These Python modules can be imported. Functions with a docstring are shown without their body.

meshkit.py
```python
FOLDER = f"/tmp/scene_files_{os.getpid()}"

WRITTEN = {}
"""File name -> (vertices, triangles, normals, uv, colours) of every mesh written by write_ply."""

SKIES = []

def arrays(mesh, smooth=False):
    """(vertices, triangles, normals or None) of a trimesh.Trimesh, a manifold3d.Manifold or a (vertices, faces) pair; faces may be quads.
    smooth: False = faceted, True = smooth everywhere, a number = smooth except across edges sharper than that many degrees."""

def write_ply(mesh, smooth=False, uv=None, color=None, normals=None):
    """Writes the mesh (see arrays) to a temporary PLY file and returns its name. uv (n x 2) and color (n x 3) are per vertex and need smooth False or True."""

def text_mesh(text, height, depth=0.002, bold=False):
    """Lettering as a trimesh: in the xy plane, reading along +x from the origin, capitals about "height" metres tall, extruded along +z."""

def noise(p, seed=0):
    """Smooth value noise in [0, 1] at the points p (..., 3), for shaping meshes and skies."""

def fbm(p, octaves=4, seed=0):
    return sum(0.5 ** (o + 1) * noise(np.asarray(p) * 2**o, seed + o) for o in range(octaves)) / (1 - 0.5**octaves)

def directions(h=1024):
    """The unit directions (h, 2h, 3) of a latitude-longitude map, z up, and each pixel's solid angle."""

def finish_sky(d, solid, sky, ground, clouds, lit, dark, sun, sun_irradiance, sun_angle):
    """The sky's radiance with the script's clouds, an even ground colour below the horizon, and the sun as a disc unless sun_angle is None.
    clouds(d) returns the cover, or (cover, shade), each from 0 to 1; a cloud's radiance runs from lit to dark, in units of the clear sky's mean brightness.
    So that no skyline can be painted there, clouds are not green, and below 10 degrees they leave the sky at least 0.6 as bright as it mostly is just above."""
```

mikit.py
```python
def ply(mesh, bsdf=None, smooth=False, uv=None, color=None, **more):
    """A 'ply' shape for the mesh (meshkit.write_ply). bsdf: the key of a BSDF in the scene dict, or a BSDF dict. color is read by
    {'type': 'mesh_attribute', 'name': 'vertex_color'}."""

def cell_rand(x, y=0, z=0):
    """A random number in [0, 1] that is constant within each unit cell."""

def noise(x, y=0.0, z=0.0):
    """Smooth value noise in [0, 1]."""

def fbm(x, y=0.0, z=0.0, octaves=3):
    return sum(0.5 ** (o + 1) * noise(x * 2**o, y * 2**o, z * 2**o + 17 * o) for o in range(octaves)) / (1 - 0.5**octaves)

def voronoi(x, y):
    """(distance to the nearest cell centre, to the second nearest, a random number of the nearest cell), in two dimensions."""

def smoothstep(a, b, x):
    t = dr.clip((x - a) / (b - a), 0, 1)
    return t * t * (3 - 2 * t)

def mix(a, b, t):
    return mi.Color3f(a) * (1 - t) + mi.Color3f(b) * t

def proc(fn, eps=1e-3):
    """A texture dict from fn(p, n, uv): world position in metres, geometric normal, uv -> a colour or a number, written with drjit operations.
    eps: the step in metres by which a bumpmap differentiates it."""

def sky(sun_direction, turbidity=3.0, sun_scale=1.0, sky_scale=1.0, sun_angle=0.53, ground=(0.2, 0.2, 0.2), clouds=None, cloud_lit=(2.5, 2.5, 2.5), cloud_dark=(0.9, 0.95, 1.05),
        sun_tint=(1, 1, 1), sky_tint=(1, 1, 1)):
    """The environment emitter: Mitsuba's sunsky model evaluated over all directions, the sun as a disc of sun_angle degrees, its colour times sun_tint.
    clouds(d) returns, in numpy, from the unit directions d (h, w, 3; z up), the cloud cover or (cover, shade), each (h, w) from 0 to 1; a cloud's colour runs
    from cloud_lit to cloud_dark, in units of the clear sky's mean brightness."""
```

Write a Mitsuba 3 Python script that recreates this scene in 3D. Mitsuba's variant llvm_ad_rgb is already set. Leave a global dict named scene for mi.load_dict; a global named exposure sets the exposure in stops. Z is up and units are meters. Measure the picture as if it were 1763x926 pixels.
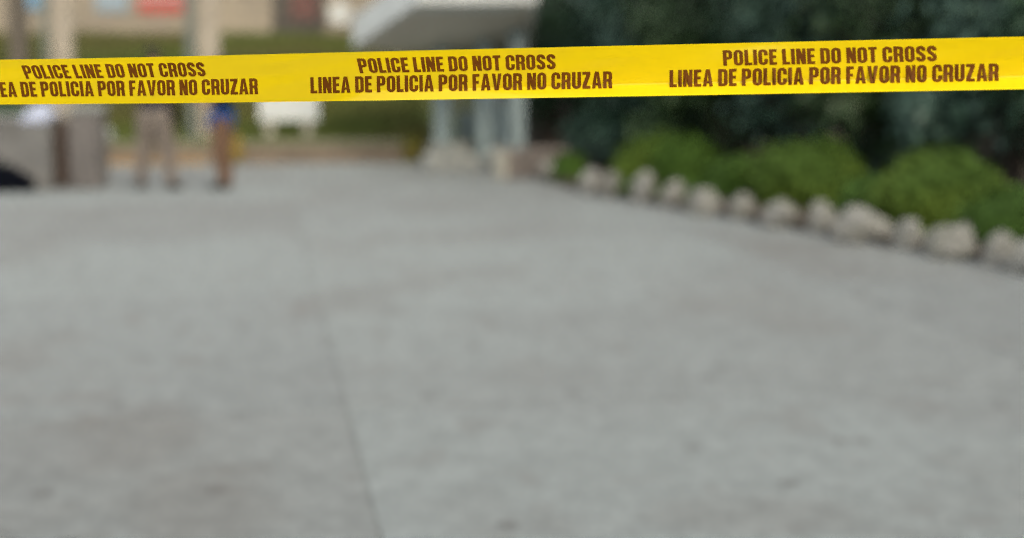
import math, random
import numpy as np, trimesh, mitsuba as mi, mikit, meshkit, manifold3d as m3
import drjit as dr
from shapely.geometry import Polygon, LineString, box as sbox, Point
from shapely import affinity
from shapely.ops import unary_union

T = mi.ScalarTransform4f
random.seed(7); rng = np.random.default_rng(7)
scene, labels = {}, {}

# ------------------------------------------------------------------ camera, sky, exposure
F, PX, PY, CAM = 2600.0, 881.5, 463.0, np.array([0, 0, 1.55])      # a short tele lens, in pixels of the 1763 x 926 photograph
PITCH, YAW = math.atan((PY - 116) / F), math.atan((PX - 600) / F)
FWD = np.array([math.sin(YAW) * math.cos(PITCH), math.cos(YAW) * math.cos(PITCH), -math.sin(PITCH)])
RIGHT = np.array([math.cos(YAW), -math.sin(YAW), 0]); UP = np.cross(RIGHT, FWD)
scene['camera'] = {'type': 'thinlens', 'fov': 2 * math.degrees(math.atan(PX / F)), 'fov_axis': 'x', 'aperture_radius': 0.0162, 'focus_distance': 2.33,
                   'near_clip': 0.05, 'far_clip': 2000.0, 'to_world': T().look_at(origin=CAM.tolist(), target=(CAM + FWD).tolist(), up=[0, 0, 1])}
scene['sky'] = mikit.sky([0.28, -0.80, 0.53], turbidity=3, sun_scale=0.3, sun_angle=20, sun_tint=(.93, 1, 1.12), clouds=lambda d: 1.0)
exposure = 2.2

def ray(x, y):
    return FWD + RIGHT * (x - PX) / F + UP * (PY - y) / F
def on_ground(x, y, z=0.0):          # a point of the ground from the photograph
    r = ray(x, y); return CAM + r * (z - CAM[2]) / r[2]
def at(x, y, Y):                     # a point of the upright plane at distance Y
    r = ray(x, y); return CAM + r * Y / r[1]
def zdepth(x, y, d):
    return CAM + ray(x, y) * d

# ------------------------------------------------------------------ materials
def sm(a, b, x): return mikit.smoothstep(a, b, x)
def flat(key, c, rough=0.7, **k):
    scene[key] = {'type': 'twosided', 'bsdf': {'type': 'principled', 'base_color': {'type': 'rgb', 'value': list(c)}, 'roughness': rough, **k}}
    return key
def speck(key, a, b, s=3.0, rough=0.85, fine=0.12, bump=0.0, c=None, zs=1.0):
    """Two tones mixed by noise, with a fine grain."""
    def fn(p, n, uv):
        big = mikit.fbm(p.x * s, p.y * s, p.z * s * zs, 4)
        g = 1 + fine * (mikit.noise(p.x * 55, p.y * 55, p.z * 55) * 2 - 1)
        t = sm(0.32, 0.68, big)
        col = mikit.mix(a, b, t)
        if c is not None:
            col = mikit.mix(col, c, sm(0.6, 0.75, mikit.fbm(p.x * s * 1.7 + 31, p.y * s * 1.7, p.z * s * 1.7, 3)))
        return col * g
    bs = {'type': 'principled', 'base_color': mikit.proc(fn), 'roughness': rough}
    if bump:
        bs = {'type': 'bumpmap', 'arbitrary': mikit.proc(lambda p, n, uv: mikit.fbm(p.x * 40, p.y * 40, p.z * 40, 3), eps=0.004), 'scale': bump, 'bsdf': bs}
    scene[key] = {'type': 'twosided', 'bsdf': bs}
    return key

def concrete_slab(key, a, b, stain):
    def fn(p, n, uv):
        t = mikit.fbm(p.x * 0.55 + 3, p.y * 0.55, 0.0, 4)
        col = mikit.mix(a, b, sm(0.3, 0.7, t))
        col = mikit.mix(col, stain, 0.38 * sm(0.55, 0.72, mikit.fbm(p.x * 1.1 + 40, p.y * 0.8, 2.0, 4)))
        g = 1 + 0.16 * (mikit.noise(p.x * 70, p.y * 70, 0) * 2 - 1) + 0.12 * (mikit.noise(p.x * 14, p.y * 14, 5) * 2 - 1)
        spot = sm(0.80, 0.86, mikit.noise(p.x * 6 + 9, p.y * 6, 3))
        d1, d2, rnd = mikit.voronoi(p.x * 1.9, p.y * 1.9)
        gum = dr.select(rnd > .72, 1 - sm(.03 + .04 * rnd, .05 + .05 * rnd, d1), 0)
        return mikit.mix(mikit.mix(col * g, stain, 0.35 * spot), (.09, .09, .088), .7 * gum)
    scene[key] = {'type': 'twosided', 'bsdf': {'type': 'principled', 'base_color': mikit.proc(fn), 'roughness': 0.75}}
    return key
SLABS = [concrete_slab('mat_slab_pale', (.212, .238, .239), (.192, .211, .212), (0.153, 0.153, 0.148)),
         concrete_slab('mat_slab_grey', (.199, .221, .223), (.178, .195, .197), (0.149, 0.142, 0.135)),
         concrete_slab('mat_slab_worn', (.194, .212, .212), (.177, .190, .190), (0.135, 0.131, 0.123))]
flat('mat_joint', (0.180, 0.189, 0.180), .9)
speck('mat_earth', (.10, .085, .06), (.07, .075, .035), 1.2, .95)
speck('mat_grass_ground', (.085, .112, .024), (.105, .10, .034), 0.7, .95, .1, c=(.07, .10, .022))
speck('mat_kerb_wall', (.30, .24, .18), (.235, .188, .142), 2.2, .9, .15, 0, c=(.25, .23, .16))
speck('mat_coping', (.29, .28, .20), (.22, .225, .145), 2.5, .9, .15, 0)
speck('mat_pavers', (.36, .31, .23), (.30, .26, .19), 1.0, .9)
speck('mat_tan_wall', (.44, .39, .305), (.37, .33, .265), .9, .9, .1, 0, c=(.36, .31, .265))
speck('mat_tan_concrete', (.57, .51, .42), (.48, .425, .345), 2.5, .8, .1, 0)
speck('mat_brown_concrete', (.20, .17, .135), (.16, .14, .115), 2.5, .8, .1, 0)
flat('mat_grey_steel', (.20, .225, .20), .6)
speck('mat_grey_block', (.235, .236, .23), (.19, .191, .188), 2.5, .85, .1, 0, c=(.165, .16, .15))
speck('mat_warm_block', (.195, .182, .175), (.16, .15, .145), 2.5, .85, .1, 0)
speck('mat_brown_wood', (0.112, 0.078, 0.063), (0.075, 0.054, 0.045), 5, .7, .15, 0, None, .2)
flat('mat_orange_paint', (.45, .28, .10), .7)
flat('mat_white_paint', (.78, .82, .82), .5)
flat('mat_sign_post', (.50, .48, .40), .6)
speck('mat_fascia', (.80, .84, .83), (.72, .76, .75), 1.8, .7, .06)
speck('mat_soffit', (.72, .68, .60), (.64, .60, .53), 1.3, .85, .08)
flat('mat_blue_grey', (.38, .48, .50), .45)
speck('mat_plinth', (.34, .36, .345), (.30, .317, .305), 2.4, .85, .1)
speck('mat_backwall', (.28, .26, .225), (.22, .205, .18), 1.5, .85, .1)
flat('mat_pane_dark', (.02, .025, .03), .08)
scene['mat_glass'] = {'type': 'thindielectric'}
speck('mat_brown_stone', (.235, .21, .195), (.18, .16, .15), 3.5, .9, .2, .004)
speck('mat_rock', (.31, .312, .29), (.235, .237, .22), 5, .9, .14, 0, c=(.23, .235, .20))
speck('mat_rock_dark', (.27, .272, .25), (.195, .197, .183), 5, .9, .14, 0, c=(.24, .245, .19))
speck('mat_soil', (.06, .048, .036), (.045, .038, .028), 4, .95, .3)
speck('mat_bark', (.09, .075, .06), (.05, .042, .035), 6, .95, .2, 0, None, .25)
speck('mat_dark_wall', (.19, .175, .155), (.15, .14, .125), 1.2, .9)
def leafmat(key, a, b, rough=.45, s=1.3):
    def fn(p, n, uv):
        return mikit.mix(a, b, sm(.3, .7, mikit.fbm(p.x * s, p.y * s, p.z * s, 3))) * (0.88 + 0.24 * mikit.noise(p.x * 23, p.y * 23, p.z * 23))
    scene[key] = {'type': 'twosided', 'bsdf': {'type': 'principled', 'base_color': mikit.proc(fn), 'roughness': rough}}
leafmat('mat_leaf_dark', (0.045, 0.099, 0.060), (0.051, 0.117, 0.045))
leafmat('mat_leaf_blue', (0.062, 0.127, 0.102), (0.043, 0.102, 0.062))
leafmat('mat_leaf_mid', (.055, .105, .038), (.042, .088, .036))
leafmat('mat_leaf_bright', (.062, .138, .010), (.045, .105, .009), .8)
leafmat('mat_leaf_lime', (.098, .160, .011), (.062, .125, .010), .8)
leafmat('mat_leaf_ochre', (.26, .22, .04), (.17, .18, .03), .7)
leafmat('mat_grass', (.120, .158, .032), (.135, .132, .042), .8, .5)
flat('mat_skin', (.42, .25, .17), .5); flat('mat_skin_dark', (.30, .17, .11), .5)
flat('mat_hair', (.018, .014, .012), .6); flat('mat_eye', (.03, .025, .02), .2)
speck('mat_trousers', (.235, .20, .172), (.20, .168, .145), 6, .9, .12)
speck('mat_trousers_brown', (.20, .118, .074), (.165, .096, .06), 6, .9, .12)
flat('mat_navy', (.010, .013, .028), .9, specular=.15); flat('mat_black_cloth', (.010, .011, .015), .9, specular=.15)
flat('mat_shoe', (.03, .03, .03), .6); flat('mat_blue_cloth', (.004, .075, .29), .9, specular=.15)
flat('mat_bag_black', (.004, .005, .009), .9, specular=.05); flat('mat_yellow_bag', (.30, .215, .05), .8, specular=.2)
flat('mat_cloth_pale', (.52, .57, .72), .8); flat('mat_plastic_pale', (.42, .45, .44), .4)
flat('mat_banner_blue', (.22, .40, .58), .7); flat('mat_banner_sky', (.36, .46, .54), .7)
flat('mat_banner_red', (.60, .14, .12), .7); flat('mat_banner_white', (.62, .58, .57), .7)
flat('mat_gate', (.13, .125, .115), .6); flat('mat_banner_pink', (.45, .20, .18), .7)
scene['mat_tape'] = {'type': 'twosided', 'bsdf': {'type': 'principled', 'base_color': {'type': 'rgb', 'value': [.93, .70, .003]}, 'roughness': .2, 'specular': .5}}
scene['mat_ink'] = {'type': 'twosided', 'bsdf': {'type': 'principled', 'base_color': mikit.proc(lambda p, n, uv: mikit.mix((.165, .050, .002), (.215, .072, .003), sm(.4, .75, mikit.fbm(p.x * 60, p.y * 60, p.z * 160, 3)))), 'roughness': .5, 'specular': .15}}

# ------------------------------------------------------------------ helpers
used = {}
def numbered(name):
    k = used.get(name, -1) + 1; used[name] = k
    return name if k == 0 else f'{name}_{k:03d}'
def thing(name, label, cat, group=None):
    k = numbered(name); labels[k] = {'label': label, 'category': cat}
    if group: labels[k]['group'] = group
    return k
def obj(name, mesh, mat, parent=None, smooth=False, **more):
    k = numbered((parent + '__' if parent else '') + name)
    scene[k] = mikit.ply(mesh, mat, smooth=smooth, **more)
    return k
def tag(k, label, cat, group=None):
    labels[k] = {'label': label, 'category': cat}
    if group: labels[k]['group'] = group
    return k
def struct(name, mesh, mat, smooth=False):
    k = obj(name, mesh, mat, None, smooth); labels[k] = {'kind': 'structure', 'label': name.replace('_', ' ')}; return k
def stuff(k, label=None):
    labels.setdefault(k, {})['kind'] = 'stuff'
    if label: labels[k]['label'] = label
    return k
def cat(ms): return trimesh.util.concatenate(ms)
def hullpts(p): return trimesh.convex.convex_hull(np.asarray(p))
def bbox(x0, x1, y0, y1, z0, z1, b=0.012, rz=0.0, about=None):
    """A box with chamfered edges, turned by rz about its middle (or about the given point)."""
    b = min(b, (x1 - x0) * .3, (y1 - y0) * .3, (z1 - z0) * .3)
    pts = []
    for sx in (0, 1):
        for sy in (0, 1):
            for sz in (0, 1):
                c = np.array([(x0, x1)[sx], (y0, y1)[sy], (z0, z1)[sz]]); d = np.array([1 - 2 * sx, 1 - 2 * sy, 1 - 2 * sz]) * b
                for k in range(3):
                    q = c + d; q[k] = c[k]; pts.append(q)
    m = hullpts(pts)
    if rz:
        a = about if about is not None else [(x0 + x1) / 2, (y0 + y1) / 2, 0]
        m.apply_transform(trimesh.transformations.rotation_matrix(rz, [0, 0, 1], a))
    return m
def cyl(p, q, r0, r1=None, n=20):
    r1 = r0 if r1 is None else r1
    p, q = np.asarray(p, float), np.asarray(q, float); w = (q - p) / np.linalg.norm(q - p)
    u = np.cross(w, [0, 0, 1] if abs(w[2]) < .9 else [1, 0, 0]); u /= np.linalg.norm(u); v = np.cross(w, u)
    a = np.arange(n) * 2 * math.pi / n; ring = np.cos(a)[:, None] * u + np.sin(a)[:, None] * v
    return hullpts(np.vstack([p + ring * r0, q + ring * r1]))
def extrude(poly, z0, z1):
    polys = getattr(poly, 'geoms', [poly])
    m = cat([trimesh.creation.extrude_polygon(g, z1 - z0, engine='earcut') for g in polys]); m.apply_translation([0, 0, z0]); return m
def blob(c, r, amp=.25, sub=3, freq=1.6, seed=0, flatten=True):
    m = trimesh.creation.icosphere(sub); v = m.vertices
    n = meshkit.fbm(v * freq + seed * 7.3 + 20, 3, seed)
    v = v * (1 + amp * (n[:, None] * 2 - 1)) * np.asarray(r) + np.asarray(c)
    if flatten: v[:, 2] = np.maximum(v[:, 2], c[2] - r[2] * .8)
    m.vertices = v; return m

# ------------------------------------------------------------------ ground, paving slabs
WALL_Y = on_ground(600, 280)[1]                                   # foot of the low wall behind the paving
EDGE = [on_ground(905, 306)[:2], on_ground(1010, 336)[:2], on_ground(1190, 368)[:2], on_ground(1763, 470)[:2], on_ground(2300, 560)[:2]]
STEP_Y = on_ground(760, 293)[1]
region = Polygon([(-30, -6), (-30, WALL_Y), (EDGE[0][0] + .1, WALL_Y), EDGE[0] + [.05, .3]] + [e + [.05, .3] for e in EDGE[1:]] + [(14, -6)])
g = trimesh.creation.box([600, 600, .2]); g.apply_translation([0, 150, -.19]); struct('ground', g, 'mat_earth')
pav = struct('paving', extrude(region, -.08, -.007), 'mat_joint')
SZ, ANG = 3.65, math.atan((450 - 600) / F)
org = on_ground(545, 505)[:2]; org2 = on_ground(545, 405)[:2]
ca, sa = math.cos(ANG), math.sin(ANG); ax, ay = np.array([ca, -sa]), np.array([sa, ca])
off = org @ ax; offy = org2 @ ay
cells = []
for i in range(-8, 5):
    for j in range(-6, 6):
        a0, b0 = off + i * SZ, offy + j * SZ
        q = [ax * (a0 + dx) + ay * (b0 + dy) for dx, dy in ((.0025, .0025), (SZ - .0025, .0025), (SZ - .0025, SZ - .0025), (.0025, SZ - .0025))]
        c = Polygon(q).intersection(region)
        if c.area > .02 and c.geom_type == 'Polygon': cells.append((i, j, c))
for i, j, c in cells:
    inner = c.buffer(-.004, join_style=2)
    if inner.is_empty or inner.geom_type != 'Polygon': continue
    m = cat([extrude(c, -.05, -.004), extrude(inner, -.004, 0)])
    obj('slab', m, SLABS[(i * 7 + j * 3 + (i * j) % 5) % 3], pav)

# grass bank with its path on top
def bank_z(x, y):
    t = np.clip((y - (WALL_Y + .3)) / 10.5, 0, 1); s = t * t * (3 - 2 * t) * .55 + t * .45
    return .30 + 1.97 * s + .07 * (meshkit.fbm(np.stack([np.asarray(x) * .5, np.asarray(y) * .5, np.asarray(y) * 0], -1), 3, 3) - .5)
xs, ys = np.linspace(-24, 2.7, 90), np.linspace(WALL_Y + .3, WALL_Y + 11, 60)
X, Y = np.meshgrid(xs, ys); Z = bank_z(X, Y)
V = np.stack([X, Y, Z], -1).reshape(-1, 3); nx = len(xs)
Q = np.array([[r * nx + c, r * nx + c + 1, (r + 1) * nx + c + 1, (r + 1) * nx + c] for r in range(len(ys) - 1) for c in range(nx - 1)])
bank = struct('grass_bank', (V, Q), 'mat_grass_ground', True)
n = 130000
gx, gy = rng.uniform(-14, 5, n), WALL_Y + .32 + 10.4 * rng.random(n) ** 1.2
keep = gx < np.where(gy < WALL_Y + 5, 1.4, 5); gx, gy = gx[keep], gy[keep]; n = len(gx)
gz = bank_z(gx, gy) - .01; h = rng.uniform(.07, .17, n); a = rng.normal(0, .45, n); w = rng.uniform(.006, .014, n)
lean = rng.normal(0, .05, (n, 2))
p0 = np.stack([gx - np.cos(a) * w, gy - np.sin(a) * w, gz], 1); p1 = np.stack([gx + np.cos(a) * w, gy + np.sin(a) * w, gz], 1)
p2 = np.stack([gx + lean[:, 0], gy + lean[:, 1], gz + h], 1)
gm = trimesh.Trimesh(np.stack([p0, p1, p2], 1).reshape(-1, 3), np.arange(3 * n).reshape(-1, 3), process=False)
stuff(obj('grass', gm, 'mat_grass'), 'short green and dry brown grass growing on the bank')
PATH_Y = WALL_Y + 11
struct('path', cat([bbox(-30, 12, PATH_Y - .05, PATH_Y + 5, 1.8, 2.275, .02)]), 'mat_pavers')

# low wall along the foot of the bank, with coping stones
wr = on_ground(716, 280)[0]
lw = thing('low_wall', 'low pinkish brown wall along the foot of the grass bank', 'wall')
obj('wall', bbox(-26, wr, WALL_Y, WALL_Y + .28, -.02, .27, .01), 'mat_kerb_wall', lw)
x = wr + .02; k = 0
while x > -26:
    x1 = x - 1.18
    obj('coping', bbox(x1 + .006, x, WALL_Y - .03, WALL_Y + .33, .27 + .002 * (k % 3), .345 + .003 * (k % 2), .012), 'mat_coping', lw); x = x1; k += 1
kb = thing('painted_kerb', 'orange painted kerb stones at the foot of the low brown wall', 'kerb')
for a, b in ((150, 172), (174, 203), (205, 234), (236, 265), (267, 296), (298, 326), (328, 352)):
    p, q = on_ground(a, 283), on_ground(b, 283)
    obj('kerb_stone', bbox(p[0], q[0], WALL_Y - .12, WALL_Y - .033, -.02, .055, .012), 'mat_orange_paint', kb)

# ------------------------------------------------------------------ wall, gate and banners above the bank
WY = PATH_Y + 2.3
def wx(px): return at(px, 30, WY)[0]
def wz(py, px=300): return at(px, py, WY)[2]
bw = thing('boundary_wall', 'long tan wall standing beyond the grass bank', 'wall')
g0, g1 = wx(468), wx(560)
for k, (a, b) in enumerate([(-30, -22), (-22, -16), (-16, -11), (-11, -6.4), (-6.4, g0), (g1, 4.2), (4.2, 11)]):
    obj('wall_panel', bbox(a + .01, b - .01, WY, WY + .22, 2.2, 5.0, .015), 'mat_tan_wall', bw)
obj('coping', bbox(-30, 11, WY - .05, WY + .27, 5.0, 5.12, .02), 'mat_pavers', bw)
obj('footing', bbox(-30, 11, WY - .04, WY + .25, 2.1, 2.36, .015), 'mat_pavers', bw)
gt = thing('metal_gate', 'dark metal bar gate in the opening of the tan wall', 'gate')
obj('gate_frame', cat([bbox(g0, g0 + .06, WY + .05, WY + .11, 2.37, 4.9), bbox(g1 - .06, g1, WY + .05, WY + .11, 2.37, 4.9),
                       bbox(g0 + .06, g1 - .06, WY + .05, WY + .11, 2.42, 2.48), bbox(g0 + .06, g1 - .06, WY + .05, WY + .11, 4.8, 4.86)]), 'mat_gate', gt)
for k in range(9):
    xx = g0 + .06 + (g1 - g0 - .12) * (k + 1) / 10
    obj('bar', cyl([xx, WY + .08, 2.48], [xx, WY + .08, 4.8], .022, n=10), 'mat_gate', gt)
def banner(px0, px1, py, top, mat, name, label, cat_, dy=0.0, stripe=None, wav=.02):
    a, b, z0 = wx(px0), wx(px1), wz(py, (px0 + px1) / 2); z1 = z0 + top
    U, W = np.meshgrid(np.linspace(0, 1, 24), np.linspace(0, 1, 12))
    Yy = WY - .05 + dy - wav * (1 + np.sin(U * 9 + W * 2.0)) * (1 - W * .6)
    v = np.stack([a + U * (b - a), Yy, z0 + W * (z1 - z0)], -1).reshape(-1, 3)
    q = np.array([[r * 24 + c, r * 24 + c + 1, (r + 1) * 24 + c + 1, (r + 1) * 24 + c] for r in range(11) for c in range(23)])
    v2 = v + [0, .006, 0]; N = len(v)
    rim = [i for i in range(24)] + [r * 24 + 23 for r in range(1, 12)] + [11 * 24 + c for c in range(22, -1, -1)] + [r * 24 for r in range(10, 0, -1)]
    side = np.array([[rim[i - 1] + N, rim[i] + N, rim[i], rim[i - 1]] for i in range(len(rim))])
    k = thing(name, label, cat_)
    obj('cloth', (np.vstack([v, v2]), np.vstack([q, q[:, ::-1] + N, side])), mat, k, 40)
    for s in (a + .05, b - .05): obj('eyelet', cyl([s, WY - .13 + dy, z1 - .06], [s, WY + .0 + min(dy, 0), z1 - .06], .02, n=10), 'mat_grey_steel', k)
    if stripe: obj('stripe', bbox(a + .02, b - .02, WY - .10 + dy - wav, WY - .075 + dy - wav, z0 + stripe[0], z0 + stripe[1], .004), 'mat_banner_white', k)
banner(32, 84, 17, 1.3, 'mat_banner_blue', 'hanging_banner', 'clear blue banner hanging on the tan wall between the two left columns', 'banner')
banner(166, 222, 21, 1.2, 'mat_banner_sky', 'hanging_banner', 'pale grey blue banner on the tan wall left of the red banner', 'banner')
banner(239, 316, 23, 1.25, 'mat_banner_red', 'hanging_banner', 'red banner with a pale stripe on the tan wall', 'banner', stripe=(.30, .40))
banner(500, 545, 33, 1.3, 'mat_banner_pink', 'hanging_banner', 'dull red cloth hanging behind the bars of the metal gate', 'banner', dy=.32)
p = at(585, 24, WY - .09)
rs = thing('round_sign', 'round white sign on the tan wall right of the metal gate', 'sign')
obj('sign_disc', cyl(p + [0, 0, 0], p + [0, .03, 0], .28, n=40), 'mat_white_paint', rs)
for q in (-.15, .10): obj('bracket', bbox(p[0] + q, p[0] + q + .05, p[1] + .03, WY, p[2] - .03, p[2] + .03, .004), 'mat_grey_steel', rs)
bl = thing('rear_building', 'brownish building wall seen through the bars of the metal gate', 'building')
obj('wall', bbox(-12, 4, WY + 2.6, WY + 6, 2.0, 6.5, .02), 'mat_backwall', bl)
obj('parapet', bbox(-12.1, 4.1, WY + 2.5, WY + 6.1, 6.5, 6.8, .02), 'mat_plinth', bl)

# ------------------------------------------------------------------ columns at the foot of the bank
CY = WALL_Y + .75
def column(px0, px1, mat, label, y=CY, top=6.5):
    a, b = at(px0, 60, y)[0], at(px1, 60, y)[0]; z = float(bank_z(np.array(a), np.array(y)))
    k = thing('concrete_column', label, 'column'); w = b - a
    obj('shaft', bbox(a, b, y, y + w, z - .4, top, .03), mat, k)
    obj('base', bbox(a - .05, b + .05, y - .05, y + w + .05, z - .4, z + .10, .02), mat, k)
    obj('cap', bbox(a - .04, b + .04, y - .04, y + w + .04, top, top + .12, .02), mat, k)
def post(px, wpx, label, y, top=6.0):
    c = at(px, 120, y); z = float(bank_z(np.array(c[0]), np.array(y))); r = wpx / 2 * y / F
    k = thing('shade_side_post', label, 'post', )  # grey post added to give a tan column its shaded left side
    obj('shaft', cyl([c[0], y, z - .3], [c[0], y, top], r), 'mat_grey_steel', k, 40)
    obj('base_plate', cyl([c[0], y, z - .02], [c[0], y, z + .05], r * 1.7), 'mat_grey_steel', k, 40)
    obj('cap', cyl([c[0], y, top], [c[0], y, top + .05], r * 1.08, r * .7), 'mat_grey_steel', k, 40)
column(13, 44, 'mat_brown_concrete', 'brownish grey square column, leftmost of the three on the bank', CY + .9)
column(86, 121, 'mat_tan_concrete', 'sunlit tan square column with an added slim grey post at its left, behind the concrete blocks')
column(338, 375, 'mat_tan_concrete', 'tan square column standing behind the two people')
post(80, 11, 'slim grey post added as the shaded left side of the middle tan column', CY - .15)
post(329, 17, 'grey post between the two people, added as the shaded left side of the tan column', CY - .15)

# ------------------------------------------------------------------ concrete blocks at the left, and what lies on and by them
BY = on_ground(60, 326)[1]
def bx(px, y=None): return at(px, 300, y or BY)[0]
def bz(py, px=60, y=None): return at(px, py, y or BY)[2]
b1 = thing('concrete_block', 'wide grey concrete block with a pale cloth on top', 'concrete block')
zt = bz(203)
obj('body', bbox(bx(-150), bx(86), BY, BY + 1.1, 0, zt - .06, .02), 'mat_grey_block', b1)
obj('top_slab', bbox(bx(-150) - .02, bx(86) + .02, BY - .02, BY + 1.12, zt - .06, zt, .015), 'mat_grey_block', b1)
b2 = thing('concrete_block', 'tall narrow brownish grey concrete block right of the brown panel', 'concrete block')
zt2 = bz(184, 145)
obj('body', bbox(bx(119), bx(169), BY + .03, BY + .9, 0, zt2 - .07, .02), 'mat_warm_block', b2)
obj('top_slab', bbox(bx(119) - .02, bx(169) + .02, BY + .01, BY + .92, zt2 - .07, zt2, .015), 'mat_plinth', b2)  # paler material puts the light on this top into its colour
wp = thing('recess_shade_panel', 'dark brown plank panel standing in for the shaded recess between the two concrete blocks', 'panel')  # dark planks added where the gap is only a shaded recess
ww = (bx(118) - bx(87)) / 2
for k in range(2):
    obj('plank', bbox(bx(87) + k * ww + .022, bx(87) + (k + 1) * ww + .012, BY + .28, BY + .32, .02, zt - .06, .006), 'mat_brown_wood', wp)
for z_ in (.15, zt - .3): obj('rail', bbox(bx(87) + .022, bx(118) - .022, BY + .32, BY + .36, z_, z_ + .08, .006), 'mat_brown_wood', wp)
# pale cloth spread over the block's top and hanging a little over its edge
U, W = np.meshgrid(np.linspace(0, 1, 40), np.linspace(0, 1, 30))
cx0, cx1 = bx(46), bx(111) - .03
hang = .07
L = W * (.75 + hang); lx = cx0 + U * (cx1 - cx0) + .03 * np.sin(W * 7)
bump = .22 * meshkit.fbm(np.stack([U * 3.3, W * 3.5, U * 0], -1), 3, 5) * np.sin(np.pi * np.clip(U, 0, 1)) ** .5
yy = np.where(L < hang, BY - .035, BY - .035 + (L - hang)); zz = np.where(L < hang, zt - hang + L, zt + .008)
mask = np.clip((L - hang) / .15, 0, 1)
v = np.stack([np.minimum(lx, bx(86) + .03 + 0 * lx) * 0 + lx, yy - .02 * bump * (1 - mask), zz + bump * mask + .006], -1).reshape(-1, 3)
q = np.array([[r * 40 + c, r * 40 + c + 1, (r + 1) * 40 + c + 1, (r + 1) * 40 + c] for r in range(29) for c in range(39)])
v[:, 0] = bx(40) + (v[:, 0] - cx0) * (bx(86) - bx(40)) / (cx1 - cx0)
N = len(v); rim = list(range(40)) + [r * 40 + 39 for r in range(1, 30)] + [29 * 40 + c for c in range(38, -1, -1)] + [r * 40 for r in range(28, 0, -1)]
side = np.array([[rim[i - 1] + N, rim[i] + N, rim[i], rim[i - 1]] for i in range(len(rim))])
tag(obj('crumpled_cloth', (np.vstack([v, v + [0, .004, -.003]]), np.vstack([q, q[:, ::-1] + N, side])), 'mat_cloth_pale', None, 40),
    'pale lavender cloth lying crumpled on top of the wide concrete block', 'cloth')
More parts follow.
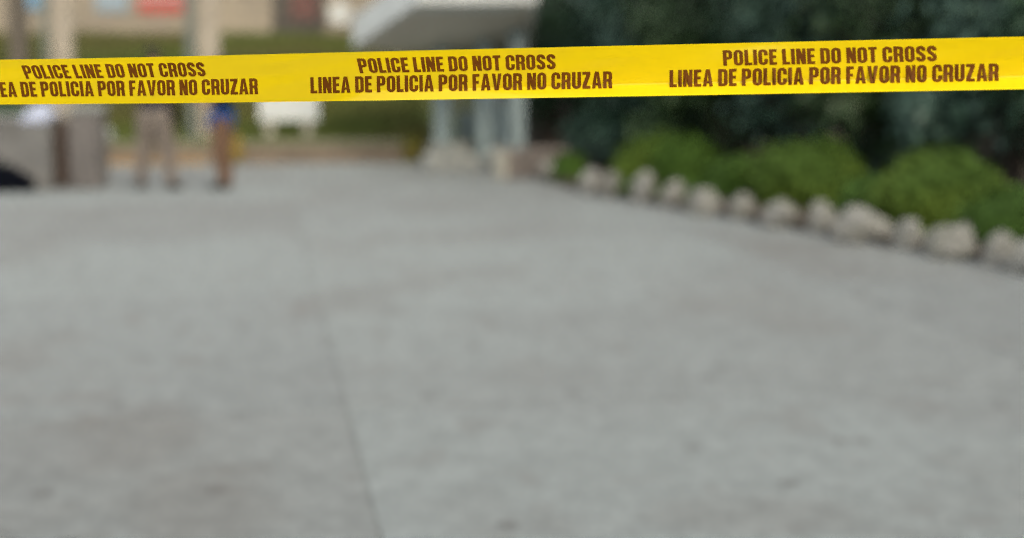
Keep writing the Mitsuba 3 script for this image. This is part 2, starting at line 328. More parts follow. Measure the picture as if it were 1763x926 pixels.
# black bag on the paving against the block
c0 = on_ground(-15, 330)
bg = thing('black_bag', 'black duffel bag on the paving against the wide concrete block', 'bag')
bag = m3.Manifold.batch_hull([m3.Manifold.sphere(r, 24).translate(list(t)) for r, t in
      [(.09, (-.52, -.12, .09)), (.09, (.44, -.12, .09)), (.09, (.44, .12, .09)), (.09, (-.52, .12, .09)), (.11, (-.36, 0, .27)), (.09, (.22, 0, .255))]]).refine_to_length(.03).translate([c0[0], BY - .32, 0])
bm = bag.to_mesh(); v = bm.vert_properties[:, :3].copy(); v += (.02 * (meshkit.fbm(v * 6, 3, 2) - .5))[:, None]; v[:, 2] = np.maximum(v[:, 2], .001)
obj('body', (v, bm.tri_verts), 'mat_bag_black', bg, True)
def tube(pts, r, n=10):
    return cat([cyl(pts[i], pts[i + 1], r, n=n) for i in range(len(pts) - 1)] + [trimesh.creation.icosphere(1, r).apply_translation(p) for p in pts[1:-1]])
for s in (-.07, .07):
    obj('handle', tube([np.array([c0[0] + .17 * math.cos(t), BY - .32 + s * (1 + .3 * math.sin(t)), .34 + .06 * math.sin(t)]) for t in np.linspace(0, math.pi, 9)], .011), 'mat_bag_black', bg)
obj('zip', bbox(c0[0] - .3, c0[0] + .2, BY - .335, BY - .305, .345, .366, .002), 'mat_grey_steel', bg)
# bags on the low wall
p = at(181, 247, WALL_Y + .15)
pb = thing('plastic_bag', 'pale grey plastic bag resting on the low wall beside the narrow block', 'bag')
obj('body', blob([p[0], p[1], .345 + .11], [.135, .10, .125], .3, 4, 2.2, 4), 'mat_plastic_pale', pb, 40)
obj('knot', blob([p[0] + .02, p[1], .345 + .245], [.03, .025, .05], .3, 2, 3, 5, False), 'mat_plastic_pale', pb, 40)
p = at(407, 255, WALL_Y - .22)
yb = thing('yellow_bag', 'dull yellow sack leaning on the low wall beside the right person', 'bag')
obj('body', blob([p[0], p[1], .20], [.105, .09, .21], .2, 4, 2.0, 9), 'mat_yellow_bag', yb, 40)
obj('neck', blob([p[0] + .015, p[1] + .02, .42], [.06, .045, .06], .3, 3, 3, 11, False), 'mat_yellow_bag', yb, 40)
# shrub behind the blocks
def leaf_mesh(c, r, n, size, seed, shell=.55, zmin=.03, box_=None, droop=.3):
    g = np.random.default_rng(seed)
    d = g.normal(size=(n, 3)); d /= np.linalg.norm(d, axis=1)[:, None]
    lump = .72 + .56 * meshkit.fbm(d * 2.1 + seed * 3.7 + 30, 3, seed)
    rad = (shell + (1 - shell) * g.random(n) ** .6) * lump
    p = np.asarray(c) + d * rad[:, None] * np.asarray(r)
    if box_ is not None: p = p[box_(p)]
    p = p[p[:, 2] > zmin]; n = len(p); d = (p - np.asarray(c)) / np.asarray(r)
    up = d / np.maximum(np.linalg.norm(d, axis=1), 1e-6)[:, None] + [0, 0, .45] + g.normal(size=(n, 3)) * .33; up /= np.linalg.norm(up, axis=1)[:, None]
    a = g.normal(size=(n, 3)); a[:, 2] -= droop; a -= up * (a * up).sum(1)[:, None]; a /= np.linalg.norm(a, axis=1)[:, None]; b = np.cross(up, a)
    s = size * g.uniform(.6, 1.3, n)[:, None]
    q = np.stack([p, p + a * s * .5 + b * s * .27 + up * s * .08, p + a * s, p + a * s * .5 - b * s * .27 + up * s * .08], 1)
    f = (np.arange(n) * 4)[:, None, None] + np.array([[0, 1, 2], [0, 2, 3]])
    return trimesh.Trimesh(q.reshape(-1, 3), f.reshape(-1, 3), process=False)
def stems(c, h, n, spread, seed, r=.02):
    g = np.random.default_rng(seed); out = []
    for k in range(n):
        t = g.uniform(0, 2 * math.pi); e = np.array([math.cos(t), math.sin(t), 0]) * spread * g.uniform(.3, 1)
        b = np.array([c[0], c[1], max(0, c[2])]) + e * .15; m = b + e * .4 + [0, 0, h * .5]; out += [cyl(b - [0, 0, .1], m, r, r * .7, 8), cyl(m, b + e + [0, 0, h * g.uniform(.8, 1)], r * .7, r * .3, 8)]
    return cat(out)
def shrub(name, c, r, n, size, mat, seed, label, group=None, cat_='shrub', shell=.45):
    k = thing(name, label, cat_, group)
    obj('foliage', leaf_mesh(c, r, n, size, seed, shell, droop=.1), mat, k)
    obj('stem', stems([c[0], c[1], max(c[2] - r[2], 0)], r[2] * 1.3, 7, min(r[0], r[1]) * .7, seed), 'mat_bark', k)
    return k
p = at(0, 200, BY + 2.4)
shrub('shrub', [p[0] - .1, BY + 2.6, .52], [.75, .6, .62], 5000, .09, 'mat_leaf_dark', 41, 'dark green shrub rising behind the wide concrete block')

# ------------------------------------------------------------------ white sign on two posts
SY = WALL_Y + .6
sg = thing('notice_board', 'blank white board on two posts standing on the grass bank', 'sign')
s0, s1 = at(446, 190, SY), at(549, 206, SY)
obj('board', bbox(s0[0], s1[0], SY, SY + .03, s1[2], s1[2] + .46, .006), 'mat_white_paint', sg)
obj('frame', cat([bbox(s0[0] - .02, s1[0] + .02, SY - .008, SY + .036, s1[2] - .022, s1[2] + .0, .004), bbox(s0[0] - .02, s1[0] + .02, SY - .008, SY + .036, s1[2] + .46, s1[2] + .482, .004)]), 'mat_white_paint', sg)
for px in (464, 530):
    x = at(px, 230, SY)[0]; obj('post', bbox(x - .08, x + .08, SY + .034, SY + .115, .1, s1[2] + .4, .01), 'mat_sign_post', sg)

# ------------------------------------------------------------------ entrance with its folded canopy
def P(x, y, Y): return at(x, y, Y)
en = thing('entrance_canopy', 'pale concrete entrance canopy on blue grey posts beside the dark trees', 'canopy')
tip, fl, fr2, br2, bl2 = P(607, 83, 24.6), P(716, 8, 21.5), P(926, 6, 21.5), P(914, 96, 27.0), P(700, 96, 26.0)
th = np.array([0, 0, .46])
bot = [tip, fl, fr2, br2, bl2]; v = np.array(bot + [b + th for b in bot] )
obj('roof_slab', trimesh.Trimesh(v + [0, 0, .012], [[0, 2, 1], [0, 3, 2], [0, 4, 3], [5, 6, 7], [5, 7, 8], [5, 8, 9], [0, 1, 6], [0, 6, 5], [1, 2, 7], [1, 7, 6], [2, 3, 8], [2, 8, 7], [3, 4, 9], [3, 9, 8], [4, 0, 5], [4, 5, 9]], process=False), 'mat_fascia', en)
cen = sum(bot) / 5; pn = np.cross(fl - tip, fr2 - tip)
def under(x, y): return tip[2] - (pn[0] * (x - tip[0]) + pn[1] * (y - tip[1])) / pn[2] + .02
ins = [cen + (b - cen) * np.array([.955, .955, 1.0]) for b in bot]
v = np.array(ins + [b + [0, 0, .03] for b in ins]) + [0, 0, -.006]
obj('soffit', trimesh.Trimesh(v, [[0, 2, 1], [0, 3, 2], [0, 4, 3], [5, 6, 7], [5, 7, 8], [5, 8, 9], [0, 1, 6], [0, 6, 5], [1, 2, 7], [1, 7, 6], [2, 3, 8], [2, 8, 7], [3, 4, 9], [3, 9, 8], [4, 0, 5], [4, 5, 9]], process=False), 'mat_soffit', en)
def epost(px, w, y, mat='mat_blue_grey', name='post'):
    x = at(px, 200, y)[0]; obj(name, bbox(x - w / 2, x + w / 2, y, y + w, .12, under(x, y + w / 2), .012), mat, en)
PLAT = .15
for px, w, y in ((762, .26, 24.7), (834, .20, 24.2), (892, .24, 23.4)): epost(px, w, y)
# forked brace of two sloping bars meeting a short mullion
m0 = P(864, 215, 24.0)
for e in ((843, 165, 24.0), (888, 165, 24.0)):
    e = P(*e); e[2] += .12; obj('brace', cyl(m0, e, .055, n=14), 'mat_blue_grey', en, 40)
obj('mullion', cyl([m0[0], m0[1], .14], m0, .085, n=16), 'mat_blue_grey', en, 40)
# glazed doors and the wall behind
gy = 25.6
for px0, px1 in ((785, 822), (838, 868), (868, 900)):
    a, b = at(px0, 200, gy)[0], at(px1, 200, gy)[0]
    dk = obj('door', cat([bbox(a, a + .06, gy, gy + .05, .16, 1.8, .006), bbox(b - .06, b, gy, gy + .05, .16, 1.8, .006), bbox(a + .06, b - .06, gy, gy + .05, 1.72, 1.8, .006), bbox(a + .06, b - .06, gy, gy + .05, .16, .28, .006)]), 'mat_blue_grey', en)
    obj('pane', bbox(a + .06, b - .06, gy + .02, gy + .026, .80, 1.72, .001), 'mat_glass', dk); obj('kick_panel', bbox(a + .06, b - .06, gy + .01, gy + .04, .28, .80, .004), 'mat_blue_grey', dk)
    obj('handle', cyl([b - .12, gy - .03, .9], [b - .12, gy - .03, 1.25], .014, n=10), 'mat_fascia', dk)
e1 = at(905, 200, 27.5)[0]
obj('back_wall', bbox(e1 - .8, e1 - .02, 27.5, 27.7, 0, 3.3, .01), 'mat_backwall', en)
for px, y, w, h in ((790, 23.9, .32, .36), (762, 24.6, .46, .32), (856, 23.0, .26, .36)):
    x = at(px, 270, y)[0]; obj('plinth', bbox(x - w / 2, x + w / 2, y - .2, y - .2 + w, PLAT - .03, h, .02), 'mat_plinth', en)
ex0, ex1 = at(724, 280, 25)[0], at(885, 280, 23)[0]
struct('entrance_step', bbox(ex0, ex1, STEP_Y + .2, 29.5, -.02, PLAT, .015), 'mat_plinth')
struct('entrance_step', bbox(ex0 + .35, ex1 + .0, STEP_Y + 2.6, 29.5, PLAT - .01, PLAT + .13, .015), 'mat_plinth')
# ochre plant at the end of the low wall
p = on_ground(712, 284)
shrub('ochre_plant', [p[0] + .03, WALL_Y - .02, .22], [.19, .17, .28], 1300, .07, 'mat_leaf_ochre', 51, 'yellow green plant at the right end of the low brown wall', cat_='plant', shell=.2)

# ------------------------------------------------------------------ planting bed at the right: brown wall, rocks, shrubs, trees
bedp = Polygon([tuple(e + [.05, .3]) for e in EDGE] + [(30, 5), (30, 45), (EDGE[0][0] + 1.2, 45), (EDGE[0][0] + .2, 26.3)])
struct('planting_bed', extrude(bedp, -.1, .07), 'mat_soil')
bs = thing('stone_wall', 'short brown stone wall at the start of the planting bed', 'wall')
q0, q1 = on_ground(876, 309), on_ground(978, 305); h = .42; k = 0
dirw = (q1 - q0)[:2]; Lw = np.linalg.norm(dirw); dirw /= Lw; angw = math.atan2(dirw[1], dirw[0])
for row in range(3):
    x = 0.0
    while x < Lw - .02:
        w = min(random.uniform(.26, .42), Lw - x)
        if Lw - x - w < .12: w = Lw - x
        d = random.uniform(0, .018)
        m = bbox(x + .005, x + w - .005, -d, .3, row * .14 + .004, row * .14 + .136, .012)
        m.apply_transform(trimesh.transformations.rotation_matrix(angw, [0, 0, 1])); m.apply_translation([q0[0], q0[1], 0])
        obj('stone', m, 'mat_brown_stone', bs); x += w
m = bbox(-.02, Lw + .02, .02, .28, 0, .415, .005); m.apply_transform(trimesh.transformations.rotation_matrix(angw, [0, 0, 1])); m.apply_translation([q0[0], q0[1], 0])
obj('core', m, 'mat_joint', bs)
m = bbox(.0, .07, -.03, .32, 0, .38, .015); m.apply_transform(trimesh.transformations.rotation_matrix(angw, [0, 0, 1])); m.apply_translation([q0[0] - .09, q0[1], 0])
obj('end_post', m, 'mat_sign_post', bs)
rocks = [(950, 309, 44, 36, 'squat pale boulder in front of the short brown stone wall'), (1022, 335, 56, 48, 'pale boulder right of the green plant spilling over the kerb'),
         (1056, 341, 40, 46, 'upright greyer boulder beside the pale boulder with the wider top'), (1113, 350, 50, 52, 'pale rounded boulder, second from the right edge of the rock row in view'),
         (1163, 357, 46, 52, 'leaning pale boulder under the bright green shrub')]
more = [(1216, 372, 52, 46), (1282, 380, 60, 60), (1352, 394, 64, 50), (1420, 404, 58, 66), (1494, 420, 74, 58), (1572, 432, 66, 70), (1650, 448, 80, 62), (1732, 462, 72, 74), (1815, 478, 84, 66)]
words = ['low grey boulder just right of the leaning boulder', 'broad boulder, second past the leaning one', 'flat topped boulder, third past the leaning one', 'tall boulder, fourth past the leaning one',
         'long boulder, fifth past the leaning one', 'tall pale boulder, sixth past the leaning one', 'broad boulder, seventh past the leaning one', 'big boulder at the frame\'s right edge', 'boulder past the right end of the row']
rocks += [(*r, w) for r, w in zip(more, words)]
for k, (px, py, w, h, lab) in enumerate(rocks):
    if k > 4: f = (1.25, .7, 1.1, .85, 1.3, .75, 1.15, .8, 1.2)[k - 5]; w, h = w * f, h * (.6 + .35 * f)
    p = on_ground(px, py); s = np.linalg.norm(p - CAM) / F
    m = blob([0, 0, 0], [w * s * .5, w * s * .42, h * s * .56], .42, 4, 1.3, 60 + k)
    v = m.vertices; v += (.018 * (meshkit.fbm(v * 9 + k, 3, k) - .5))[:, None]; m.vertices = v
    m.apply_transform(trimesh.transformations.rotation_matrix(random.uniform(-.25, .25), [0, 1, 0])); m.apply_transform(trimesh.transformations.rotation_matrix(random.uniform(0, 6), [0, 0, 1]))
    m.apply_translation([p[0], p[1] + w * s * .42, h * s * .33])
    tag(obj('boulder', m, 'mat_rock' if k % 3 != 2 else 'mat_rock_dark', None, 50), lab, 'rock', 'rocks edging the planting bed')

# low green plants: px, py of the foot, px radius, height px
plants = [(1084, 342, 14, 30, 'mat_leaf_bright', 'low leaves between the greyer boulder and the rounded boulder'), (1139, 350, 13, 28, 'mat_leaf_lime', 'low pale leaves between the rounded and the leaning boulder'), (972, 308, 16, 40, 'mat_leaf_lime', 'thin pale green sprig above the squat boulder'), (982, 316, 30, 52, 'mat_leaf_bright', 'small green plant spilling between the first two boulders'), (1085, 330, 34, 60, 'mat_leaf_lime', 'yellowish green plant between the boulders'),
          (1135, 318, 62, 84, 'mat_leaf_lime', 'lime green mounded shrub behind the boulder row'), (1190, 326, 60, 86, 'mat_leaf_bright', 'deep green mounded shrub above the leaning boulder'),
          (1192, 356, 22, 40, 'mat_leaf_bright', 'tuft of green leaves right of the leaning boulder'),
          (1290, 350, 70, 78, 'mat_leaf_bright', 'wide green shrub, first past the mounded pair'), (1405, 368, 100, 122, 'mat_leaf_lime', 'yellow green shrub, second past the mounded pair'),
          (1530, 392, 76, 84, 'mat_leaf_bright', 'full green shrub, third past the mounded pair'), (1640, 410, 112, 140, 'mat_leaf_lime', 'light green shrub, fourth past the mounded pair'), (1775, 436, 92, 100, 'mat_leaf_bright', 'green shrub at the frame\'s right edge')]
for k, (px, py, rp, hp, mat, lab) in enumerate(plants):
    p = on_ground(px, py); s = np.linalg.norm(p - CAM) / F
    c = [p[0], p[1] + rp * s * .5, hp * s * .42]
    shrub('bed_shrub', c, [rp * s * 1.05, rp * s * .95, hp * s * .62], int(2600 + 30 * rp), .10 if rp > 40 else .075, mat, 80 + k, lab, 'shrubs along the rocks', shell=.3)

def tree(c, h, r, n, mat, seed, label, size=.17):
    k = thing('dark_tree', label, 'tree', 'dark trees behind the planting bed')
    g = np.random.default_rng(seed); b = np.array([c[0], c[1], 0])
    tr = [cyl(b - [0, 0, .2], b + [.06, .04, h * .3], .17, .13, 14), cyl(b + [.06, .04, h * .3], b + [-.05, .1, h * .75], .13, .05, 12)]
    obj('trunk', cat(tr), 'mat_bark', k, 40)
    for q in range(9):
        t = g.uniform(0, 2 * math.pi); z0 = h * g.uniform(.12, .6); e = np.array([math.cos(t), math.sin(t), 0])
        s0 = b + [.03, .04, z0]; s1 = s0 + e * r * .45 + [0, 0, h * .08]; s2 = s1 + e * r * .35 + [0, 0, h * .05]
        obj('limb', cat([cyl(s0, s1, .05, .035, 8), cyl(s1, s2, .035, .015, 8)]), 'mat_bark', k, 40)
    cl = [leaf_mesh([b[0], b[1], h * .56], [r, r, h * .52], int(n * .55), size, seed, .35, .05)]
    for q in range(13):                                              # clumps with gaps between
        t = g.uniform(0, 2 * math.pi); z0 = h * g.uniform(.08, .8); rr = r * (.95 - .35 * z0 / h)
        cc = b + [math.cos(t) * rr * .75, math.sin(t) * rr * .75, z0]; q_ = r * g.uniform(.28, .45)
        cl.append(leaf_mesh(cc, [q_, q_, q_ * .8], int(n * .045), size, seed * 31 + q, .25, .05))
    obj('crown', cat(cl), mat, k)
TREES = [(1040, 24.6, 6.2, 1.2, 'mat_leaf_dark', 'dark tree nearest the entrance canopy'), (1120, 22.5, 5.6, 1.30, 'mat_leaf_blue', 'blue green tree behind the lime green shrub'),
         (1235, 20.8, 6.4, 1.45, 'mat_leaf_mid', 'mid green tree behind the deep green shrub'), (1390, 19.0, 5.8, 1.40, 'mat_leaf_blue', 'blue green tree, fourth from the canopy'),
         (1560, 17.6, 6.2, 1.45, 'mat_leaf_mid', 'mid green tree, fifth from the canopy'), (1740, 16.4, 6.0, 1.5, 'mat_leaf_blue', 'blue green tree at the frame\'s right edge'),
         (1080, 28.5, 7.5, 1.9, 'mat_leaf_dark', 'tall dark tree in the back row, nearest the entrance'), (948, 29.3, 7.5, 1.25, 'mat_leaf_dark', 'narrow dark tree right behind the canopy\'s last post'), (1280, 27.0, 7.5, 2.1, 'mat_leaf_dark', 'tall dark tree in the middle of the back row'),
         (1520, 25.0, 7.8, 2.2, 'mat_leaf_dark', 'tall dark tree in the back row, second from its right end'), (1790, 23.0, 7.5, 2.2, 'mat_leaf_dark', 'tall dark tree at the right end of the back row'),
         (1960, 15.5, 6.2, 1.6, 'mat_leaf_dark', 'dark tree past the right end of the front row')]
for k, (px, y, h, r, mat, lab) in enumerate(TREES):
    p = at(px, 200, y); tree([p[0], y], h, r, 15000, mat, 200 + k, lab)
# wall block added behind the trees to keep sky light out
bd = thing('added_sky_block', 'plain brownish wall added behind the dark trees to block sky light', 'building')
bl = at(905, 200, 31.2)[0]
obj('wall', bbox(bl, bl + 22, 31.2, 36, 0, 8, .02), 'mat_dark_wall', bd)
obj('parapet', bbox(bl - .08, bl + 22.08, 31.1, 36.1, 8, 8.35, .02), 'mat_dark_wall', bd)

# unseen building added behind the camera to darken what the flat tape mirrors
sb = thing('added_mirror_building', 'long brown building added unseen behind the camera for the tape to mirror', 'building')
obj('wall', bbox(-26, 26, -26, -18, 0, 6.4, .03), 'mat_dark_wall', sb); obj('roof', bbox(-26.4, 26.4, -26.4, -17.6, 6.4, 6.7, .03), 'mat_brown_wood', sb)
for q in range(12):
    for z_ in (1.0, 3.9):
        x = -23.5 + q * 4.2; wk = obj('window', cat([bbox(x, x + 1.6, -17.99, -17.93, z_, z_ + .08), bbox(x, x + 1.6, -17.99, -17.93, z_ + 1.52, z_ + 1.6), bbox(x, x + .08, -17.99, -17.93, z_ + .08, z_ + 1.52), bbox(x + 1.52, x + 1.6, -17.99, -17.93, z_ + .08, z_ + 1.52)]), 'mat_brown_stone', sb)
        obj('pane', bbox(x + .08, x + 1.52, -17.985, -17.965, z_ + .08, z_ + 1.52, .001), 'mat_pane_dark', wk)

# ------------------------------------------------------------------ people
def person(pos, yaw, H, stance, label, mats, arms, feet_turn=.25, extra=None, bag_=1.0):
    s = H / 1.77; k = thing('person', label, 'person'); S = lambda r, p: m3.Manifold.sphere(r, 20).translate([float(x) for x in p])
    def bone(p, q, r0, r1): return m3.Manifold.batch_hull([S(r0, p), S(r1, q)])
    def finish(ms, length, it=8, mat='', name='', sm_=True):
        m = m3.Manifold.batch_boolean(ms, m3.OpType.Add).refine_to_length(length).to_mesh()
        t = trimesh.Trimesh(m.vert_properties[:, :3], m.tri_verts); trimesh.smoothing.filter_taubin(t, iterations=it)
        t.apply_scale(s); t.apply_transform(trimesh.transformations.rotation_matrix(yaw, [0, 0, 1])); t.apply_translation([pos[0], pos[1], 0])
        return obj(name, t, mat, k, sm_)
    A = np.array; hx = .095; w2 = stance / 2 / s
    body, trou, shirt, shoes = [], [], [], [[], []]
    hips, knees, ankles = [], [], []
    for q, sd in enumerate((-1, 1)):
        hip, kn, an = A([sd * hx, 0, .92]), A([sd * (hx + (w2 - hx) * .5), .025, .50]), A([sd * w2, -.02, .095])
        body += [bone(hip, kn, .078, .052), bone(kn, an, .052, .036), bone(an, an + [sd * .02, .12, -.05], .036, .03)]
        trou += [bone(hip + [0, -.01, 0], kn, .108 * bag_, .082 * bag_), bone(kn, an + [0, -.005, .03], .082 * bag_, .066)]
        t = sd * feet_turn; f = A([math.sin(t), math.cos(t), 0])
        shoes[q] = [m3.Manifold.batch_hull([S(.045, an + [0, -.02, -.045]), S(.038, an + f * .10 + [0, 0, -.057]), S(.034, an + f * .185 + [0, 0, -.06]), S(.045, an + [0, 0, .0])])]
    body += [m3.Manifold.batch_hull([S(.10, (-.07, 0, .95)), S(.10, (.07, 0, .95)), S(.10, (-.06, 0, 1.10)), S(.10, (.06, 0, 1.10))]),
             m3.Manifold.batch_hull([S(.10, (-.06, 0, 1.10)), S(.10, (.06, 0, 1.10)), S(.11, (-.09, .01, 1.30)), S(.11, (.09, .01, 1.30)), S(.065, (-.15, 0, 1.425)), S(.065, (.15, 0, 1.425))]),
             bone(A([0, -.01, 1.42]), A([0, .005, 1.56]), .062, .055)]
    trou += [m3.Manifold.batch_hull([S(.115, (-.075, 0, .93)), S(.115, (.075, 0, .93)), S(.105, (-.065, 0, 1.03)), S(.105, (.065, 0, 1.03))])]
    shirt += [m3.Manifold.batch_hull([S(.118, (-.07, 0, 1.04)), S(.118, (.07, 0, 1.04)), S(.112, (-.065, .005, 1.14)), S(.112, (.065, .005, 1.14))]),
              m3.Manifold.batch_hull([S(.112, (-.065, .005, 1.14)), S(.112, (.065, .005, 1.14)), S(.122, (-.09, .01, 1.30)), S(.122, (.09, .01, 1.30)), S(.075, (-.155, 0, 1.43)), S(.075, (.155, 0, 1.43)), S(.07, (0, 0, 1.46))])]
    for q, sd in enumerate((-1, 1)):
        sh = A([sd * .19, 0, 1.425]); el, wr_ = A(arms[q][0]) * [sd, 1, 1], A(arms[q][1]) * [sd, 1, 1]
        body += [bone(sh, el, .052, .04), bone(el, wr_, .04, .027)]
        shirt += [bone(sh, sh + (el - sh) * .8, .066, .062)]
        fd = (wr_ - el) / np.linalg.norm(wr_ - el); side = np.cross(fd, [0, 1, .2]) if abs(fd[1]) < .8 else A([1.0, 0, 0]); side /= np.linalg.norm(side); nrm = np.cross(side, fd)
        pc = wr_ + fd * .085
        body += [m3.Manifold.batch_hull([S(.022, wr_ + fd * .01), S(.015, pc + side * .032), S(.015, pc - side * .032)])]
        for f, (o, L) in enumerate(((-.032, .062), (-.011, .074), (.011, .068), (.032, .052))):
            b0 = pc + side * o; b1 = b0 + fd * L * .5 + nrm * .010; b2 = b1 + fd * L * .32 + nrm * .026
            body += [bone(b0, b1, .0095, .0088), bone(b1, b2, .0088, .0078)]
        t0 = wr_ + fd * .03 - side * .022; t1 = t0 - side * .03 + fd * .035 + nrm * .01; body += [bone(t0, t1, .012, .0105), bone(t1, t1 + fd * .03 + nrm * .012, .0105, .009)]
    hc = A([0, .02, 1.655])
    head = [m3.Manifold.batch_hull([S(.078, hc + [0, -.03, .028]), S(.070, hc + [0, .015, .025]), S(.05, hc + [0, .035, -.04]), S(.032, hc + [0, .058, -.078])]),
            m3.Manifold.batch_hull([S(.010, hc + [0, .088, .01]), S(.014, hc + [0, .103, -.025]), S(.009, hc + [.012, .088, -.028]), S(.009, hc + [-.012, .088, -.028])]),
            bone(hc + [-.017, .083, -.055], hc + [.017, .083, -.055], .008, .008)]
    for sd in (-1, 1): head.append(m3.Manifold.batch_hull([S(.012, hc + [sd * .078, -.01, .02]), S(.009, hc + [sd * .076, -.005, -.025]), S(.008, hc + [sd * .086, -.022, .02])]))
    bk = finish(body + head, .016, 6, mats['skin'], 'body')
    for sd in (-1, 1): finish([S(.0125, hc + [sd * .030, .074, .008])], .02, 0, 'mat_eye', 'eye')
    hair = m3.Manifold.batch_hull([S(.084, hc + [0, -.034, .034]), S(.074, hc + [0, .008, .038])]) - m3.Manifold.cube([.4, .4, .4], True).translate([0, float(hc[1]) + .235, float(hc[2]) - .16]) - m3.Manifold.cube([.4, .4, .4], True).translate([0, 0, float(hc[2]) - .26])
    finish([hair], .015, 4, 'mat_hair', 'hair')
    finish(trou, .02, 10, mats['trousers'], 'trousers'); finish(shirt, .02, 10, mats['shirt'], 'shirt')
    for q in (0, 1): finish(shoes[q], .015, 5, 'mat_shoe', 'shoe')
    belt = m3.Manifold.batch_hull([S(.117, (-.069, 0, 1.02)), S(.117, (.069, 0, 1.02))]) ^ m3.Manifold.cube([1, 1, .042], True).translate([0, 0, 1.02])
    finish([belt], .02, 2, 'mat_shoe', 'belt')
    if extra: extra(finish, S)
    return k
def hip(finish, S):
    finish([m3.Manifold.batch_hull([S(.035, (.225, -.02, 1.04)), S(.035, (.235, .04, 1.03)), S(.03, (.245, -.01, .86)), S(.028, (.25, .03, .86))])], .02, 4, 'mat_black_cloth', 'holster')
p1 = on_ground(270, 326)
person(p1, -.35, 1.80, .43, 'person standing with feet apart in grey beige trousers and dark navy shirt', dict(skin='mat_skin', trousers='mat_trousers', shirt='mat_navy'),
       [((.30, -.03, 1.20), (.17, .16, 1.10)), ((.30, -.03, 1.20), (.17, .16, 1.10))], bag_=1.32, extra=hip)
def wrap(finish, S):
    cl = [m3.Manifold.batch_hull([S(.135, (-.075, .0, 1.0)), S(.135, (.075, .0, 1.0)), S(.145, (-.075, .01, .90)), S(.145, (.075, .01, .90))]),
          m3.Manifold.batch_hull([S(.035, (-.05, .13, 1.0)), S(.09, (-.03, .13, .90)), S(.06, (-.02, .12, .81))])]
    finish(cl, .018, 6, 'mat_blue_cloth', 'waist_cloth')
p2 = on_ground(386, 326)
k2 = person(p2, math.radians(72), 1.68, .13, 'person seen from the side in brown trousers with a bright blue cloth round the waist', dict(skin='mat_skin_dark', trousers='mat_trousers_brown', shirt='mat_black_cloth'),
       [((.22, .02, 1.15), (.12, .26, 1.18)), ((.22, .02, 1.15), (.12, .26, 1.18))], .1, wrap, 1.2)

# ------------------------------------------------------------------ the police tape across the front
def tlerp(x, xs, ys): return np.interp(x, xs, ys)
def top(x): return tlerp(x, [-1500, 0, 150, 300, 450, 600, 900, 1200, 1763, 3200], [140, 103.3, 101, 97.8, 94.2, 90.4, 83.2, 76.3, 63.5, 31])
def bot_(x): return tlerp(x, [-1500, 0, 300, 600, 900, 1200, 1763, 3200], [190, 180.4, 178.2, 174.3, 169.6, 164.4, 154, 126])
def hd(x): return 77 + .0057 * np.asarray(x, float)
def depth(x, v):
    d = 2.33 * 80.42 / hd(x)
    tilt = np.radians(tlerp(x, [-1500, 0, 350, 600, 1200, 3200], [4, 8, 14, 14, 7, 4]))
    fold = tlerp(x, [-1500, 560, 800, 1100, 1763, 3200], [0, 0, 1.0, 1.7, 1.7, .8])
    crease = .80 - .035 * tlerp(x, [500, 1200], [0, 1])
    z = d + (v - .5) * .0762 * np.sin(tilt) - np.maximum(v - crease, 0) * .0762 * fold
    return z + .0012 * np.sin(x * .006 + v * 2) + .0022 * 1.5 * (meshkit.fbm(np.stack([x * .006 + v * .9, v * 2.2, x * 0], -1), 2, 12) - .5)
def tape_point(x, v, lift=0.0):
    x, v = np.asarray(x, float), np.asarray(v, float)
    y = top(x) + v * (bot_(x) - top(x)); r = FWD + RIGHT * ((x - PX) / F)[..., None] + UP * ((PY - y) / F)[..., None]
    z = depth(x, v) - lift
    return CAM + r * z[..., None]
xs = np.linspace(-1400, 3100, 1500); vs = np.unique(np.concatenate([np.linspace(0, 1, 28), [.765, .78, .80]]))
Xg, Vg = np.meshgrid(xs, vs); pts = tape_point(Xg, Vg).reshape(-1, 3); nx = len(xs)
Q = np.array([[r * nx + c, (r + 1) * nx + c, (r + 1) * nx + c + 1, r * nx + c + 1] for r in range(len(vs) - 1) for c in range(nx - 1)])
tp = thing('police_tape', 'yellow police tape with brown lettering stretched across the front', 'police tape')
obj('band', (pts, Q), 'mat_tape', tp, True)

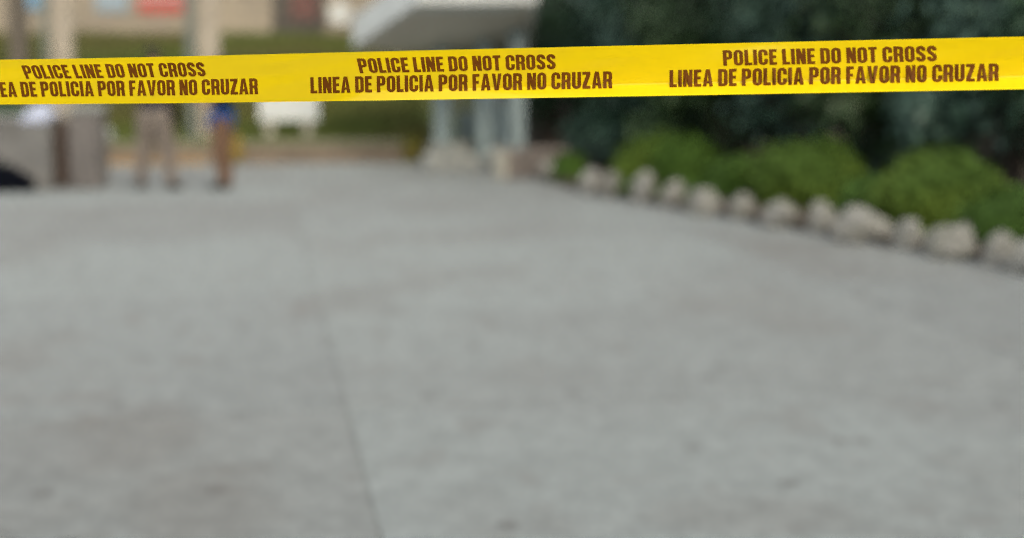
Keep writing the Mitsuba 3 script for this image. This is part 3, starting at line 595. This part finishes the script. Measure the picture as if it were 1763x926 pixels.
ST = .182
def rr(x0, y0, x1, y1, r):
    r = min(r, (x1 - x0) / 2 - .001, (y1 - y0) / 2 - .001); return sbox(x0 + r, y0 + r, x1 - r, y1 - r).buffer(r, quad_segs=6)
def half(x0, y0, x1, y1, r): return unary_union([rr(x0, y0, x1, y1, r), sbox(x0, y0, (x0 + x1) / 2, y1)])
def glyph(c):
    w, h, s = .47, 1.0, ST; st = sbox(0, 0, s, h)
    ring = rr(0, 0, w, h, .225).difference(rr(s, s * .85, w - s, h - s * .85, .075))
    if c == 'O': return ring, w
    if c == 'C': return ring.difference(sbox(w / 2, .385, w + .1, .615)), w
    if c == 'D': return half(0, 0, w, h, .2).difference(half(s, s * .85, w - s, h - s * .85, .06)), w
    if c in 'PR':
        g = unary_union([half(0, .40, w, h, .2).difference(half(s, .40 + s * .8, w - s, h - s * .85, .06)), st])
        if c == 'R': g = unary_union([g, Polygon([(w - s - .03, .44), (w - .05, .50), (w - .01, .36), (w, 0), (w - s, 0), (w - s - .012, .33)])])
        return g, w
    if c == 'I': return st, s
    if c == 'L': return unary_union([st, sbox(0, 0, .37, s * .9)]), .37
    if c == 'E': return unary_union([st, sbox(0, 0, .38, s * .9), sbox(0, h - s * .9, .38, h), sbox(0, .43, .345, .43 + s * .88)]), .38
    if c == 'F': return unary_union([st, sbox(0, h - s * .9, .37, h), sbox(0, .42, .33, .42 + s * .88)]), .37
    if c == 'T': return unary_union([sbox(.205 - s / 2, 0, .205 + s / 2, h), sbox(0, h - s * .9, .41, h)]), .41
    if c == 'N': return unary_union([sbox(0, 0, s * .9, h), sbox(.47 - s * .9, 0, .47, h), Polygon([(0, h), (s * 1.05, h), (.47, 0), (.47 - s * 1.05, 0)])]), .47
    if c == 'U': return unary_union([rr(0, 0, w, .6, .225), sbox(0, .3, w, h)]).difference(unary_union([rr(s, s * .85, w - s, .6, .075), sbox(s, .3, w - s, h + .1)])), w
    if c in 'AV':
        w = .52; g = Polygon([(0, 0), (w / 2 - .1, h), (w / 2 + .1, h), (w, 0), (w - s, 0), (w / 2, h * .78), (s, 0)])
        if c == 'A': return unary_union([g, sbox(.11, .19, w - .11, .19 + s * .75)]), w
        return affinity.scale(g, 1, -1, origin=(w / 2, h / 2)), w
    if c == 'Z': return unary_union([sbox(0, 0, .42, s * .9), sbox(0, h - s * .9, .42, h), Polygon([(0, s * .85), (.42 - s * 1.15, h - s * .85), (.42, h - s * .85), (s * 1.15, s * .85)])]), .42
    if c == 'S':
        t = np.linspace(0, 1, 12); w = .46; a = w / 2 - s / 2; cx = w / 2; pts_ = [(w - s / 2, .70)]
        for u in np.linspace(0, math.pi, 12): pts_.append((cx + a * math.cos(u), .775 + (.225 - s / 2) * math.sin(u)))
        pts_ += [(s / 2, .68), (s / 2 + .03, .61), (cx, .5), (w - s / 2 - .03, .39), (w - s / 2, .32)]
        for u in np.linspace(0, -math.pi, 12): pts_.append((cx + a * math.cos(u), .225 + (.225 - s / 2) * math.sin(u)))
        pts_.append((s / 2, .30)); return LineString(pts_).buffer(s / 2, cap_style=2, join_style=1), w
def line(text):
    x, out = 0.0, []
    for c in text:
        if c == ' ': x += .20; continue
        g, w = glyph(c); out.append(affinity.translate(g, x, 0)); x += w + .075
    return out, x - .075
def inv(u): return 77 * u / (1 - .0057 * u)
ROWS = {1: ('POLICE LINE DO NOT CROSS', 7.699, 3.905, .135, .435), 2: ('LINEA DE POLICIA POR FAVOR NO CRUZAR', 6.683, 6.014, .500, .832)}
LEAN = {1: ([0, 40, 125, 185, 300, 620, 715, 800, 900, 960, 1300, 1763], [.38, .37, .34, .26, .20, .24, .15, .10, .06, .04, .06, .05]),
        2: ([0, 50, 150, 250, 500, 1000, 1763], [.16, .15, .12, .06, .035, .0, .0])}
PERIOD = 7.112
for row, (text, u0, L, v0, v1) in ROWS.items():
    glyphs, wid = line(text)
    for rep in range(-3, 4):
        ms = []
        for gl in glyphs:
            gl = gl.segmentize(.06)
            for poly in getattr(gl, 'geoms', [gl]):
                vv, ff = trimesh.creation.triangulate_polygon(poly, engine='earcut')
                x = inv(u0 + rep * PERIOD + vv[:, 0] / wid * L); v = v1 - (v1 - v0) * vv[:, 1]
                xb = x - np.interp(x, *LEAN[row]) * (v1 - v) * 84
                ms.append(trimesh.Trimesh(tape_point(xb, v, .0009), ff, process=False))
        obj('lettering', cat(ms), 'mat_ink', tp, True)
